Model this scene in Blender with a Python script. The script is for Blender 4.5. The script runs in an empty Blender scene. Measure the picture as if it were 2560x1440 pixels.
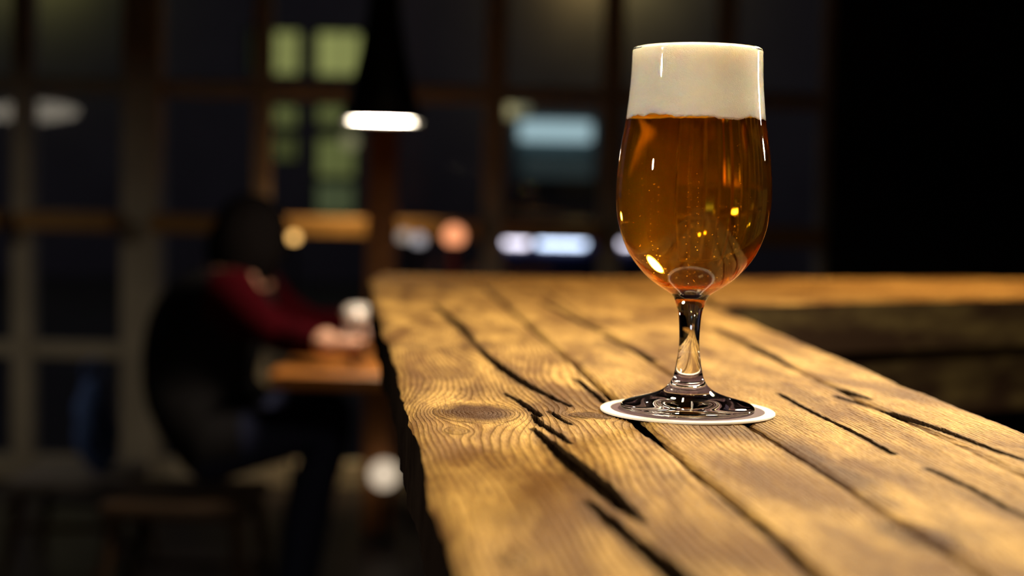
import bpy, bmesh, math, random
import numpy as np
from mathutils import Vector, Matrix

random.seed(4)
RNG = np.random.RandomState(7)
S = bpy.context.scene
C = S.collection

# ------------------------------------------------------------------ camera
BAR = 1.05                      # height of the bar top
F = 3695.0                      # focal length in pixels of the 2560 px frame
CZ = BAR + 0.1150
ROLL = math.radians(1.25)
PITCH = math.atan(231.7 / F)
RIGHT = Vector((1, 0, 0))
FWD = Vector((0, math.cos(PITCH), -math.sin(PITCH)))
UP = Vector((0, math.sin(PITCH), math.cos(PITCH)))
EX = RIGHT * math.cos(ROLL) + UP * math.sin(ROLL)
EY = UP * math.cos(ROLL) - RIGHT * math.sin(ROLL)
CAM = Vector((0, 0, CZ))
cam = bpy.data.cameras.new('camera')
camo = bpy.data.objects.new('camera', cam)
C.objects.link(camo)
m = Matrix((EX, EY, -FWD)).transposed().to_4x4()
m.translation = CAM
camo.matrix_world = m
cam.sensor_width = 36.0
cam.lens = F / 2560 * 36.0
cam.clip_start = 0.02
cam.clip_end = 200
cam.dof.use_dof = True
cam.dof.focus_distance = 0.765
cam.dof.aperture_fstop = cam.lens / 1000 / 0.0128
S.camera = camo


def ray(px, py):
    return EX * (px - 1280) - EY * (py - 720) + FWD * F


def onz(px, py, z=BAR):
    d = ray(px, py)
    return CAM + d * ((z - CZ) / d.z)


def at(px, py, y):
    d = ray(px, py)
    return CAM + d * (y / d.y)


# ------------------------------------------------------------------ world, exposure, lights
w = bpy.data.worlds.new('night')
S.world = w
w.use_nodes = True
w.node_tree.nodes['Background'].inputs[0].default_value = (0.30, 0.27, 0.42, 1)
w.node_tree.nodes['Background'].inputs[1].default_value = 0.10
S.view_settings.view_transform = 'Standard'
S.view_settings.look = 'None'
S.view_settings.gamma = 1
S.view_settings.exposure = 0.0
S.view_settings.use_curve_mapping = False
S.cycles.max_bounces = 24
S.cycles.transmission_bounces = 20
S.cycles.glossy_bounces = 8
S.cycles.diffuse_bounces = 4
S.cycles.volume_bounces = 8
S.cycles.transparent_max_bounces = 16
S.cycles.sample_clamp_indirect = 40.0
S.cycles.use_denoising = True

GL = onz(1718, 1023, BAR + 0.0016)          # middle of the coaster


def lamp(name, loc, target, size, watts, col, spread=180):
    l = bpy.data.lights.new(name, 'AREA')
    l.shape = 'DISK'
    l.size = size
    l.energy = watts
    l.color = col
    l.spread = math.radians(spread)
    o = bpy.data.objects.new(name, l)
    C.objects.link(o)
    o.location = loc
    o.rotation_euler = (Vector(target) - Vector(loc)).to_track_quat('-Z', 'Y').to_euler()
    return o


# unseen lamps over the bar, above the frame, spread to soften the glass shadow
lamp('unseen_spot', GL + Vector((0.62, -0.42, 1.15)), GL + Vector((.05, -.1, .06)), 0.36, 7.8, (1.0, .83, .57), 110)
lamp('unseen_spot', GL + Vector((0.55, 1.02, .66)), GL + Vector((0, 0.12, .05)), 0.20, 9.0, (1.0, .80, .52), 100)
lamp('unseen_spot', GL + Vector((-0.10, 0.25, 1.40)), GL + Vector((0, 0.15, 0)), 0.30, 7.0, (1.0, .80, .52), 100)
lamp('wall_spot', GL + Vector((-2.5, -0.85, 0.62)), GL + Vector((0, 0.0, .15)), 0.12, 2.2, (1.0, .88, .70), 30)
lamp('wall_spot', GL + Vector((1.65, 1.15, 0.42)), GL + Vector((0, 0.0, .15)), 0.10, 1.1, (1.0, .90, .78), 30)
lamp('window_spot', (-0.62, 5.22, 2.10), (-0.62, 5.62, 1.05), 0.08, 1.3, (1.0, .70, .34), 40)
lamp('window_spot', (-2.35, 4.35, 1.52), (-2.2, 4.6, 0.0), 0.42, 1.7, (1.0, .86, .68), 170)
lamp('unseen_spot', (0.72, 2.05, 2.6), (0.62, 2.06, 1.0), 0.10, 9.0, (1.0, .62, .27), 70)  # unseen lamp added to brighten the crossing counter


# ------------------------------------------------------------------ helpers
def tag(o, label=None, cat=None, group=None, kind=None):
    if label: o['label'] = label
    if cat: o['category'] = cat
    if group: o['group'] = group
    if kind: o['kind'] = kind
    return o


def thing(name, label, cat, loc=(0, 0, 0), rz=0, group=None):
    o = bpy.data.objects.new(name, None)
    C.objects.link(o)
    o.location = loc
    o.rotation_euler = (0, 0, rz)
    o.empty_display_size = .05
    return tag(o, label, cat, group)


def link(name, me, mat, parent=None, smooth=False, world=False):
    o = bpy.data.objects.new(name, me)
    C.objects.link(o)
    if mat is not None and not me.materials:
        for mm in (mat if isinstance(mat, (list, tuple)) else [mat]):
            me.materials.append(mm)
    if smooth:
        me.polygons.foreach_set('use_smooth', [True] * len(me.polygons))
    if parent is not None:
        o.parent = parent
        if world:       # vertices are given in world space
            o.matrix_parent_inverse = Matrix.LocRotScale(parent.location, parent.rotation_euler, None).inverted()
    return o


def bmo(name, bm, mat, parent=None, smooth=False, world=False):
    me = bpy.data.meshes.new(name)
    bmesh.ops.recalc_face_normals(bm, faces=bm.faces)
    bm.to_mesh(me)
    bm.free()
    return link(name, me, mat, parent, smooth, world)


def box(bm, lo, hi, bev=0.0, seg=1):
    lo = Vector(lo); hi = Vector(hi)
    r = bmesh.ops.create_cube(bm, size=1, matrix=Matrix.Translation((lo + hi) / 2) @ Matrix.Diagonal((*(hi - lo), 1)))
    if bev:
        es = set()
        for v in r['verts']:
            es.update(v.link_edges)
        bmesh.ops.bevel(bm, geom=list(es), offset=bev, segments=seg, affect='EDGES', profile=.5)
    return bm


def tube(bm, pts, rad, n=10, cap=True):
    pts = [Vector(p) for p in pts]
    if not isinstance(rad, (list, tuple)):
        rad = [rad] * len(pts)
    rings = []
    ref = None
    for i, p in enumerate(pts):
        t = (pts[min(i + 1, len(pts) - 1)] - pts[max(i - 1, 0)]).normalized()
        if ref is None:
            ref = Vector((1, 0, 0)) if abs(t.x) < .8 else Vector((0, 1, 0))
        a = (ref - t * ref.dot(t)).normalized()
        ref = a
        b = t.cross(a)
        rings.append([bm.verts.new(p + (a * math.cos(2 * math.pi * k / n) + b * math.sin(2 * math.pi * k / n)) * rad[i]) for k in range(n)])
    for r0, r1 in zip(rings, rings[1:]):
        for k in range(n):
            bm.faces.new((r0[k], r0[(k + 1) % n], r1[(k + 1) % n], r1[k]))
    if cap:
        bm.faces.new(rings[0][::-1])
        bm.faces.new(rings[-1])
    return bm


def lathe(bm, prof, n=48, close=True):
    rings = []
    for r, z in prof:
        if r < 1e-6:
            rings.append([bm.verts.new((0, 0, z))])
        else:
            rings.append([bm.verts.new((r * math.cos(2 * math.pi * k / n), r * math.sin(2 * math.pi * k / n), z)) for k in range(n)])
    for r0, r1 in zip(rings, rings[1:]):
        for k in range(n):
            q = [r0[k % len(r0)], r0[(k + 1) % n % len(r0)], r1[(k + 1) % n % len(r1)], r1[k % len(r1)]]
            q2 = []
            for v in q:
                if v not in q2: q2.append(v)
            if len(q2) > 2: bm.faces.new(q2)
    return bm


class NT:
    def __init__(s, name):
        s.m = bpy.data.materials.new(name)
        s.m.use_nodes = True
        s.t = s.m.node_tree
        s.t.nodes.clear()
        s.out = s.t.nodes.new('ShaderNodeOutputMaterial')

    def n(s, kind, ins=None, **kw):
        nd = s.t.nodes.new('ShaderNode' + kind)
        for k, v in kw.items(): setattr(nd, k, v)
        for k, v in (ins or {}).items(): s.put(nd.inputs[k], v)
        return nd

    def put(s, sock, v):
        if isinstance(v, bpy.types.NodeSocket): s.t.links.new(v, sock)
        elif isinstance(v, bpy.types.Node): s.t.links.new(v.outputs[0], sock)
        else:
            if isinstance(v, tuple) and len(v) == 3 and sock.type == 'RGBA': v = (*v, 1)
            sock.default_value = v

    def mix(s, fac, a, b, mode='MIX'):
        nd = s.t.nodes.new('ShaderNodeMix')
        nd.data_type = 'RGBA'
        nd.blend_type = mode
        s.put(nd.inputs[0], fac); s.put(nd.inputs[6], a); s.put(nd.inputs[7], b)
        return nd.outputs[2]

    def math(s, op, a, b=0.0, c=0.0, clamp=False):
        nd = s.t.nodes.new('ShaderNodeMath')
        nd.operation = op
        nd.use_clamp = clamp
        s.put(nd.inputs[0], a); s.put(nd.inputs[1], b); s.put(nd.inputs[2], c)
        return nd.outputs[0]

    def rng(s, v, a, b, c=0.0, d=1.0):
        nd = s.n('MapRange', {0: v, 1: a, 2: b, 3: c, 4: d})
        return nd.outputs[0]

    def done(s, sh, vol=None):
        s.put(s.out.inputs[0], sh.outputs[0] if isinstance(sh, bpy.types.Node) else sh)
        if vol: s.put(s.out.inputs[1], vol.outputs[0])
        return s.m


def plain(name, col, rough=.6, var=.25, scale=14.0, spec=.4, metal=0.0, bump=.0, coat=0):
    t = NT(name)
    no = t.n('TexNoise', {'Vector': t.n('TexCoord').outputs['Object'], 'Scale': scale, 'Detail': 4.0, 'Roughness': .6})
    k = t.rng(no.outputs[0], .3, .7, 1 - var, 1 + var)
    colr = t.mix(1.0, col, t.n('CombineColor', {0: k, 1: k, 2: k}).outputs[0], 'MULTIPLY')
    p = t.n('BsdfPrincipled', {'Base Color': colr, 'Roughness': rough, 'Specular IOR Level': spec, 'Metallic': metal})
    if coat: p.inputs['Coat Weight'].default_value = coat
    if bump:
        t.put(p.inputs['Normal'], t.n('Bump', {'Strength': bump, 'Distance': .002, 'Height': no.outputs[0]}))
    return t.done(p)


def emit(name, col, k):
    t = NT(name)
    return t.done(t.n('Emission', {0: col, 1: k}))


def boards(name, c1, c2, rough=.55, axis='X', scale=1.0):
    """fine straight grain for sawn timber"""
    t = NT(name)
    sc = {'X': (1.5, 22, 22), 'Y': (22, 1.5, 22), 'Z': (22, 22, 1.5)}[axis]
    mp = t.n('Mapping', {'Vector': t.n('TexCoord').outputs['Object'], 'Scale': tuple(v * scale for v in sc)})
    no = t.n('TexNoise', {'Vector': mp, 'Scale': 2.2, 'Detail': 6.0, 'Roughness': .62, 'Distortion': .5})
    f = t.rng(no.outputs[0], .32, .68)
    p = t.n('BsdfPrincipled', {'Base Color': t.mix(f, c1, c2), 'Roughness': rough, 'Specular IOR Level': .35})
    t.put(p.inputs['Normal'], t.n('Bump', {'Strength': .3, 'Distance': .002, 'Height': no.outputs[0]}))
    return t.done(p)


# ------------------------------------------------------------------ numpy noise
_P = RNG.permutation(512)
_G = RNG.rand(512)


def vnoise(x, y):
    xi = np.floor(x).astype(int); yi = np.floor(y).astype(int)
    fx = x - xi; fy = y - yi
    fx = fx * fx * fx * (fx * (fx * 6 - 15) + 10); fy = fy * fy * fy * (fy * (fy * 6 - 15) + 10)
    h = lambda a, b: _G[(_P[a & 511] + b) & 511]
    return (h(xi, yi) * (1 - fx) + h(xi + 1, yi) * fx) * (1 - fy) + (h(xi, yi + 1) * (1 - fx) + h(xi + 1, yi + 1) * fx) * fy * 1.0


def fbm(x, y, o=4, g=.5):
    s = 0; a = 1; t = 0
    for i in range(o):
        s = s + a * vnoise(x * 2 ** i + 17.3 * i, y * 2 ** i + 9.1 * i); t += a; a *= g
    return s / t - .5


def sstep(a, b, x):
    t = np.clip((x - a) / (b - a), 0, 1)
    return t * t * (3 - 2 * t)


# ------------------------------------------------------------------ materials
M_wall = plain('dark_plaster', (.020, .018, .026), .85, .3, 5)
M_floor = plain('dark_floor', (.035, .028, .030), .45, .4, 3)
M_ceil = plain('dark_ceiling', (.02, .019, .02), .9)
M_frame = plain('putty_paint', (.60, .53, .41), .55, .12, 9)
M_sill = boards('oiled_sill_wood', (.42, .21, .055), (.55, .30, .09), .5, 'X', .4)
M_pillar = boards('red_brown_timber', (.42, .165, .05), (.56, .23, .075), .6, 'Z', .6)
M_tableW = boards('table_wood', (.34, .115, .018), (.44, .165, .03), .4, 'X', .5)
M_black = plain('black_metal', (.008, .008, .009), .45, .2, 20)
M_dwood = boards('dark_stained_wood', (.030, .017, .010), (.075, .040, .018), .6, 'X', .5)
M_street = plain('asphalt', (.03, .03, .035), .8, .4, 2)
M_render = plain('grey_render', (.20, .19, .195), .9, .12, 1.2)

# ------------------------------------------------------------------ setting: room
WY = 5.8                     # window wall
ROOM_L, ROOM_R, ROOM_B, CEIL = -4.2, 2.6, -2.2, 2.9
PXR = at(2062, 500, WY).x    # where the glazing ends and the solid wall starts


def struct(name, bm, mat, parent=None, **kw):
    o = bmo(name, bm, mat, parent, **kw)
    if parent is None: o['kind'] = 'structure'
    return o


struct('floor', box(bmesh.new(), (ROOM_L - .2, ROOM_B - .2, -.1), (ROOM_R + .2, WY + .15, 0)), M_floor)
struct('ceiling', box(bmesh.new(), (ROOM_L - .2, ROOM_B - .2, CEIL), (ROOM_R + .2, WY + .15, CEIL + .1)), M_ceil)
struct('wall_left', box(bmesh.new(), (ROOM_L - .2, ROOM_B - .2, 0), (ROOM_L, WY, CEIL)), M_wall)
struct('wall_right', box(bmesh.new(), (ROOM_R, ROOM_B - .2, 0), (ROOM_R + .2, WY + .15, CEIL)), M_wall)
struct('wall_front', box(bmesh.new(), (ROOM_L, ROOM_B - .2, 0), (ROOM_R, ROOM_B, CEIL)), M_wall)
struct('wall_back', box(bmesh.new(), (PXR, WY - .15, 0), (ROOM_R, WY + .15, CEIL)), M_wall)

# window bays: each bay has its posts, rails, transom, sill and panes
gt = NT('window_glass')
fr = gt.n('Fresnel', {0: 1.45})
M_glass_pane = gt.done(gt.n('MixShader', {0: fr.outputs[0], 1: gt.n('BsdfTransparent', {0: (.93, .95, .94)}).outputs[0],
                                          2: gt.n('BsdfGlossy', {0: (1, 1, 1), 1: .03}).outputs[0]}))
zs = lambda py, x=700: at(x, py, WY).z
posts = [(-560, 46), (-235, 46), (62, 48), (362, 92), (655, 42), (952, 42), (1232, 52), (1522, 52), (1800, 46), (2062, 46)]
sillz0, sillz1 = zs(584), zs(540)
transz0, transz1 = zs(246), zs(206)
for i in range(len(posts) - 1):
    xa = at(posts[i][0], 600, WY).x; wa = posts[i][1] / F * WY
    xb = at(posts[i + 1][0], 600, WY).x; wb = posts[i + 1][1] / F * WY
    x0, x1 = xa + wa / 2, xb - wb / 2
    t = tag(thing('window_%d' % (i + 1), None, None, ((xa + xb) / 2, WY, 0)), kind='structure')
    bw = lambda nm, a, b, mt, bv=.006: bmo(nm, box(bmesh.new(), a, b, bv), mt, t, world=True)
    big = i == 3
    bw('post', (xa - wa / 2, WY - (.09 if posts[i][1] > 60 else .05), 0), (x0, WY + .05, CEIL), M_frame)
    if i == len(posts) - 2:
        bw('post', (x1, WY - .05, 0), (x1 + wb, WY + .05, CEIL), M_frame)
    bw('transom', (x0, WY - .04, transz0), (x1, WY + .04, transz1), M_frame)
    bw('head_rail', (x0, WY - .04, CEIL - .08), (x1, WY + .04, CEIL), M_frame)
    bw('sill', (x0, WY - .22, sillz0), (x1, WY + .04, sillz1), M_sill)
    bw('rail', (x0, WY - .035, zs(905)), (x1, WY + .035, zs(866)), M_frame)
    bw('bottom_rail', (x0, WY - .04, 0), (x1, WY + .04, .10), M_frame)
    for za, zb in ((.10, zs(905)), (zs(866), sillz0), (sillz1, transz0), (transz1, CEIL - .08)):
        bw('pane', (x0, WY - .003, za), (x1, WY + .003, zb), M_glass_pane, 0)

# reddish timber pillar at the end of the bar
pc = at(955, 600, 5.02)
pw = 72 / F * 5.02 / 2
struct('pillar', box(bmesh.new(), (pc.x - pw, pc.y - pw, 0), (pc.x + pw, pc.y + pw, CEIL), .008), M_pillar)

# outside
struct('street', box(bmesh.new(), (-30, WY + .15, -.25), (30, 45, -.06)), M_street)

# ------------------------------------------------------------------ wood of the bar top
wt = NT('weathered_pine')
a_ring = wt.n('Attribute', attribute_name='ring').outputs['Fac']
a_tone = wt.n('Attribute', attribute_name='tone').outputs['Fac']
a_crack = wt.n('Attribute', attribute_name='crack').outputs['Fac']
a_pc = wt.n('Attribute', attribute_name='pc').outputs['Vector']
saw = wt.math('FRACT', a_ring)
# soft early wood, darker late wood band at the end of each ring
late = wt.math('MULTIPLY', wt.rng(saw, .35, .80), wt.rng(saw, .98, .86))
fib = wt.n('TexNoise', {'Vector': wt.n('Mapping', {'Vector': a_pc, 'Scale': (520, 55, 1)}), 'Scale': 1.0, 'Detail': 6.0, 'Roughness': .6})
fib3 = wt.n('TexNoise', {'Vector': wt.n('Mapping', {'Vector': a_pc, 'Scale': (1100, 34, 1)}), 'Scale': 1.0, 'Detail': 4.0, 'Roughness': .55, 'Distortion': .3})
fib2 = wt.n('TexNoise', {'Vector': wt.n('Mapping', {'Vector': a_pc, 'Scale': (1500, 160, 1)}), 'Scale': 1.0, 'Detail': 3.0, 'Roughness': .6})
blot = wt.n('TexNoise', {'Vector': wt.n('Mapping', {'Vector': a_pc, 'Scale': (26, 7, 1)}), 'Scale': 1.0, 'Detail': 4.0, 'Roughness': .6, 'Distortion': .4})
base = wt.mix(wt.rng(blot.outputs[0], .37, .60), (.135, .064, .012), (.51, .318, .090))
base = wt.mix(wt.math('MULTIPLY', wt.math('MULTIPLY', late, .95), wt.rng(blot.outputs[0], .62, .34, .35, 1.0)), base, (.125, .058, .016))
base = wt.mix(wt.math('MULTIPLY', wt.rng(fib.outputs[0], .50, .66), .55), base, (.12, .058, .019))
base = wt.mix(wt.math('MULTIPLY', wt.rng(fib2.outputs[0], .50, .68), .55), base, (.16, .085, .032))
base = wt.mix(wt.math('MULTIPLY', wt.rng(fib3.outputs[0], .53, .64), .60), base, (.13, .062, .020))
base = wt.mix(a_tone, base, (.058, .023, .006))
base = wt.mix(wt.math('MULTIPLY', a_crack, .96), base, (.010, .006, .004))  # shade inside the cracks painted near-black, reaching onto their rims
hgt = wt.math('ADD', wt.math('ADD', wt.math('MULTIPLY', late, -.55), wt.math('MULTIPLY', fib3.outputs[0], -.5)), wt.math('ADD', wt.math('MULTIPLY', fib.outputs[0], .7), wt.math('MULTIPLY', fib2.outputs[0], .45)))
bp = wt.n('Bump', {'Strength': 1.0, 'Distance': .0013, 'Height': hgt})
pb = wt.n('BsdfPrincipled', {'Base Color': base, 'Roughness': wt.rng(fib2.outputs[0], .3, .7, .62, .85), 'Specular IOR Level': wt.math('MULTIPLY', wt.math('SUBTRACT', 1.0, a_crack), .10), 'Normal': bp})
M_bar = wt.done(pb)

M_side = plain('shaded_edge_wood', (.006, .004, .003), 1.0, .4, 40, .0)  # plank sides coloured near-black in place of shade

# edges of the bar top, taken on its own plane
Lp = [onz(1150, 1440), onz(1046, 1100), onz(996, 960), onz(940, 760)]
Rp = [onz(2560, 1066), onz(2316, 984), onz(1875, 799)]
Lc = np.polyfit([p.y for p in Lp], [p.x for p in Lp], 1)
Rc = np.polyfit([p.y for p in Rp], [p.x for p in Rp], 1)
lx = lambda y: Lc[0] * y + Lc[1]
rx = lambda y: Rc[0] * y + Rc[1]
ENDY = onz(1300, 712).y


def px2su(pts):
    """pixel polyline on the bar plane -> rows of (x, y, half width)"""
    out = []
    for x, y, wd in pts:
        p = onz(x, y)
        out.append((p.x, p.y, max(wd, 2) / F * p.y / 2))
    return np.array(out)


CRACKS = [px2su(c) for c in (
    [(1085, 762, 4), (1115, 785, 16), (1150, 815, 22), (1190, 862, 5)],
    [(1190, 862, 5), (1215, 888, 14), (1260, 925, 26), (1330, 970, 22), (1390, 1000, 14), (1425, 1016, 2)],
    [(1262, 984, 4), (1290, 1000, 10), (1345, 1036, 15), (1350, 1042, 4)],
    [(1332, 1038, 5), (1350, 1060, 16), (1400, 1090, 14), (1425, 1108, 2)],
    [(1332, 1072, 5), (1380, 1112, 26), (1440, 1165, 54), (1500, 1215, 58), (1560, 1270, 46), (1608, 1306, 6)],
    [(1470, 1252, 8), (1525, 1300, 40), (1575, 1345, 34), (1640, 1395, 56), (1710, 1460, 76), (1800, 1550, 80), (1900, 1680, 20)],
    [(1355, 752, 6), (1415, 785, 12), (1455, 807, 10), (1500, 828, 4)],
    [(1510, 838, 4), (1560, 862, 14), (1640, 900, 5)],
    [(2040, 952, 4), (2070, 962, 12), (2120, 978, 13), (2175, 997, 3)],
    [(2090, 990, 5), (2150, 1007, 14), (2250, 1036, 17), (2340, 1068, 20), (2450, 1110, 16), (2560, 1150, 10), (2700, 1200, 6)],
    [(1790, 818, 6), (1860, 852, 12), (1930, 888, 12), (1990, 922, 5)],
    [(1945, 985, 2), (2030, 1030, 5), (2130, 1078, 6), (2235, 1134, 3)],
    [(2320, 1170, 3), (2420, 1215, 7), (2520, 1270, 10), (2620, 1320, 5)],
    [(1440, 948, 4), (1475, 975, 12), (1510, 1004, 10), (1530, 1018, 4)],
    [(1375, 1030, 2), (1392, 1042, 6), (1425, 1062, 2)],
    [(1880, 1290, 3), (1960, 1360, 14), (2040, 1440, 16), (2140, 1550, 5)],
)]
# (px, py, radius across in px, radius along in px of screen height, darkness)
KNOTS = []
for x, y, rxp, ryp, dk in ((1190, 1031, 108, 24, 1.0), (1478, 1039, 56, 8, .9), (1192, 862, 38, 10, .6), (2312, 1342, 74, 34, .9), (1140, 1075, 30, 8, .3),
                           (1285, 1395, 40, 22, .35), (1820, 845, 30, 6, .35), (2100, 905, 40, 8, .3), (1230, 700, 40, 5, .6), (1395, 706, 40, 5, .5)):
    c = onz(x, y)
    KNOTS.append((c.x, c.y, rxp / F * c.y, abs(onz(x, y - ryp).y - onz(x, y + ryp).y) / 2, dk))
STAINS = []
for x, y, rxp, ryp, dk in ((2000, 1125, 62, 46, .72), (2110, 1190, 70, 46, .66), (2200, 1245, 50, 30, .4), (2300, 1340, 80, 40, .6), (1900, 1090, 60, 30, .4), (1660, 1180, 60, 40, .35), (1820, 1260, 50, 40, .4), (1560, 1020, 90, 12, .25), (1300, 1290, 90, 40, .18), (1450, 1160, 60, 20, .12),
                           (1240, 1290, 70, 30, .2), (2270, 990, 90, 12, .22), (1900, 960, 60, 10, .25), (1480, 910, 90, 9, .22), (1700, 780, 90, 8, .15),
                           (1050, 866, 90, 5, .35), (1120, 715, 150, 9, .45), (1600, 712, 200, 8, .35), (1840, 930, 70, 8, .2)):
    c = onz(x, y)
    STAINS.append((c.x, c.y, rxp / F * c.y, abs(onz(x, y - ryp).y - onz(x, y + ryp).y) / 2, dk))

AXX = (Lc[0] + Rc[0]) / 2


def crack_field(x, y):
    d = np.zeros_like(x)
    wob = .0012 * fbm(x * 300, y * 130, 3)
    for cr in CRACKS:
        y0, y1 = cr[:, 1].min() - .02, cr[:, 1].max() + .02
        mk = (y > y0) & (y < y1)
        if not mk.any(): continue
        xx = x[mk] + wob[mk]; yy = y[mk]
        best = np.zeros_like(xx)
        for p, q in zip(cr[:-1], cr[1:]):
            vx, vy = q[0] - p[0], q[1] - p[1]
            L2 = vx * vx + vy * vy + 1e-12
            t = np.clip(((xx - p[0]) * vx + (yy - p[1]) * vy) / L2, 0, 1)
            dx, dy = xx - (p[0] + t * vx), yy - (p[1] + t * vy)
            hw = p[2] + (q[2] - p[2]) * t
            best = np.maximum(best, 1 - np.maximum(np.sqrt(dx * dx + dy * dy) - np.maximum(hw - .0007, .0002), 0) / .0021)
        d[mk] = np.maximum(d[mk], best)
    return np.clip(d, 0, 1)


def crack_halo(x, y):
    """dirt that has gathered along the larger cracks"""
    d = np.zeros_like(x)
    n_ = fbm(x * 70, y * 25, 3)
    for cr in CRACKS:
        mk = (y > cr[:, 1].min() - .03) & (y < cr[:, 1].max() + .03)
        if not mk.any(): continue
        xx, yy = x[mk], y[mk]
        b = np.zeros_like(xx)
        for p, q in zip(cr[:-1], cr[1:]):
            vx, vy = q[0] - p[0], q[1] - p[1]
            t = np.clip(((xx - p[0]) * vx + (yy - p[1]) * vy) / (vx * vx + vy * vy + 1e-12), 0, 1)
            hw = p[2] + (q[2] - p[2]) * t
            b = np.maximum(b, 1 - np.hypot(xx - p[0] - t * vx, (yy - p[1] - t * vy) * .6) / (hw * 3 + .004))
        d[mk] = np.maximum(d[mk], b + n_[mk] * .9)
    return np.clip(d, 0, 1)


def wood(x, y, seed, axx=AXX, detail=1.0):
    """ring phase, tone, crack, height of the weathered timber at world x, y"""
    s = y
    w_ = x - axx * y
    weff = w_.copy()
    tone = np.zeros_like(x)
    dens = np.ones_like(x)
    inside = np.zeros_like(x)
    rin = np.zeros_like(x)
    for kx, ky, ra, rb, dk in KNOTS:
        wk = kx - axx * ky
        W = (w_ - wk) / ra
        Sx = (s - ky) / rb
        r2 = W * W + Sx * Sx
        out = np.clip(1 - 1 / np.maximum(r2, 1.0), 0, 1)
        fall = np.exp(-r2 / 30.)
        weff = weff - (w_ - wk) * (1 - out) * fall
        r = np.sqrt(r2)
        m_ = sstep(1.12, .9, r)
        inside = np.maximum(inside, m_)
        rin = np.where(r < 1.12, r * ra, rin)
        tone = np.maximum(tone, dk * sstep(1.25, .55, r + .25 * fbm(x * 160, y * 90, 2)))
    warp = .030 * fbm(w_ * 9 + seed * 3.7, s * 2.3 + seed, 3) + .0022 * fbm(w_ * 120 + seed, s * 22, 2)
    lam = .0036 if seed < 1 else .0024
    ring = (weff + warp * 1.3) / lam + 200
    rknot = rin / .0023 + 300
    ring = np.where(inside > .5, rknot, ring)
    for sx, sy, ra, rb, dk in STAINS:
        wk = sx - axx * sy
        W = (w_ - wk) / ra; Sx = (s - sy) / rb
        r = np.sqrt(W * W + Sx * Sx) + .9 * fbm(x * 60 + 3, y * 22, 3)
        tone = np.maximum(tone, min(1.0, dk * 1.25) * sstep(1.35, .4, r))
    tone = np.maximum(tone, .40 * sstep(.10, .30, fbm(w_ * 55 + seed * 2, s * 8 + seed, 3)))
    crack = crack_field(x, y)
    fr_ = ring - np.floor(ring)
    ridge = np.where(fr_ < .80, -np.sin(np.clip((fr_ - .1) / .8, 0, 1) * np.pi) * .5, .25)
    amp = (.00050 if seed < 1 else .00026) * (.55 + 1.5 * np.clip(fbm(w_ * 12 + 5, s * 5 + 2, 2) + .35, 0, 1)) * detail
    h = ridge * amp * (1 - .6 * inside)
    h = h + .0016 * fbm(w_ * 22, s * 6 + seed * 5, 3) + .00075 * fbm(x * 330, y * 120, 4, .6) * detail
    tone = np.maximum(tone, .55 * sstep(.2, .75, crack_halo(x, y)))
    h = h - .0065 * np.clip((crack - .55) * 2.6, 0, 1)
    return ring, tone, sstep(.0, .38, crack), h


def plank_mesh(name, X, Y, seed, thick, edge_dist, axx=AXX, detail=1.0, z0=BAR, side=None):
    """X, Y: (rows, cols) grids of world coordinates"""
    ring, tone, crack, h = wood(X, Y, seed, axx, detail)
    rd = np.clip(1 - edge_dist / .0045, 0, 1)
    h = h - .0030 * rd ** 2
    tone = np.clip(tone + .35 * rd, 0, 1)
    R, K = X.shape
    Z = z0 + h
    top = np.stack([X, Y, Z], -1).reshape(-1, 3)
    idx = np.arange(R * K).reshape(R, K)
    q = np.stack([idx[:-1, :-1], idx[:-1, 1:], idx[1:, 1:], idx[1:, :-1]], -1).reshape(-1, 4)
    loop = np.concatenate([idx[0, :], idx[1:, -1], idx[-1, -2::-1], idx[-2:0:-1, 0]])
    low = top[loop].copy()
    low[:, 2] = z0 - thick
    n0 = len(top)
    li = np.arange(len(loop)) + n0
    nx = np.roll(np.arange(len(loop)), -1)
    sk = np.stack([loop, li, li[nx], loop[nx]], -1)
    verts = np.concatenate([top, low])
    faces = np.concatenate([q, sk])
    me = bpy.data.meshes.new(name)
    nf = len(faces)
    me.vertices.add(len(verts)); me.vertices.foreach_set('co', verts.ravel().astype(np.float32))
    # bottom cap as one ngon
    tot = nf * 4 + len(loop)
    me.loops.add(tot)
    me.loops.foreach_set('vertex_index', np.concatenate([faces.ravel(), li[::-1]]).astype(np.int32))
    me.polygons.add(nf + 1)
    me.polygons.foreach_set('loop_start', np.concatenate([np.arange(nf) * 4, [nf * 4]]).astype(np.int32))
    me.polygons.foreach_set('use_smooth', np.concatenate([np.ones(len(q), bool), np.zeros(len(sk) + 1, bool)]))
    me.update(calc_edges=True)

    def att(nm, arr, dim=1):
        full = np.concatenate([arr.reshape(-1, dim), arr.reshape(-1, dim)[loop]]).astype(np.float32)
        if dim == 1:
            me.attributes.new(nm, 'FLOAT', 'POINT').data.foreach_set('value', full.ravel())
        else:
            me.attributes.new(nm, 'FLOAT_VECTOR', 'POINT').data.foreach_set('vector', full.ravel())
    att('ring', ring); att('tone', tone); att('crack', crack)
    att('pc', np.stack([X - axx * Y + seed * .37, Y, np.zeros_like(X)], -1), 3)
    me.materials.append(M_bar)
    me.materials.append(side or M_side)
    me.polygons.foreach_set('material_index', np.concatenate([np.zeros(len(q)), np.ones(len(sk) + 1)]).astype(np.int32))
    return me


bar = thing('bar_counter', 'weathered thick plank bar top under the beer glass, running away to the left', 'bar counter', (.1, .9, 0))
rows = np.concatenate([np.arange(.12, .41, .006), np.arange(.41, .58, .0022), np.arange(.58, .98, .0015), np.arange(.98, ENDY, .0042)])
NR = len(rows)
# joints between the planks as fractions of the width, each wandering a little
JOINTS = [0.0, .375, .552, .835, 1.0]


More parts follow.
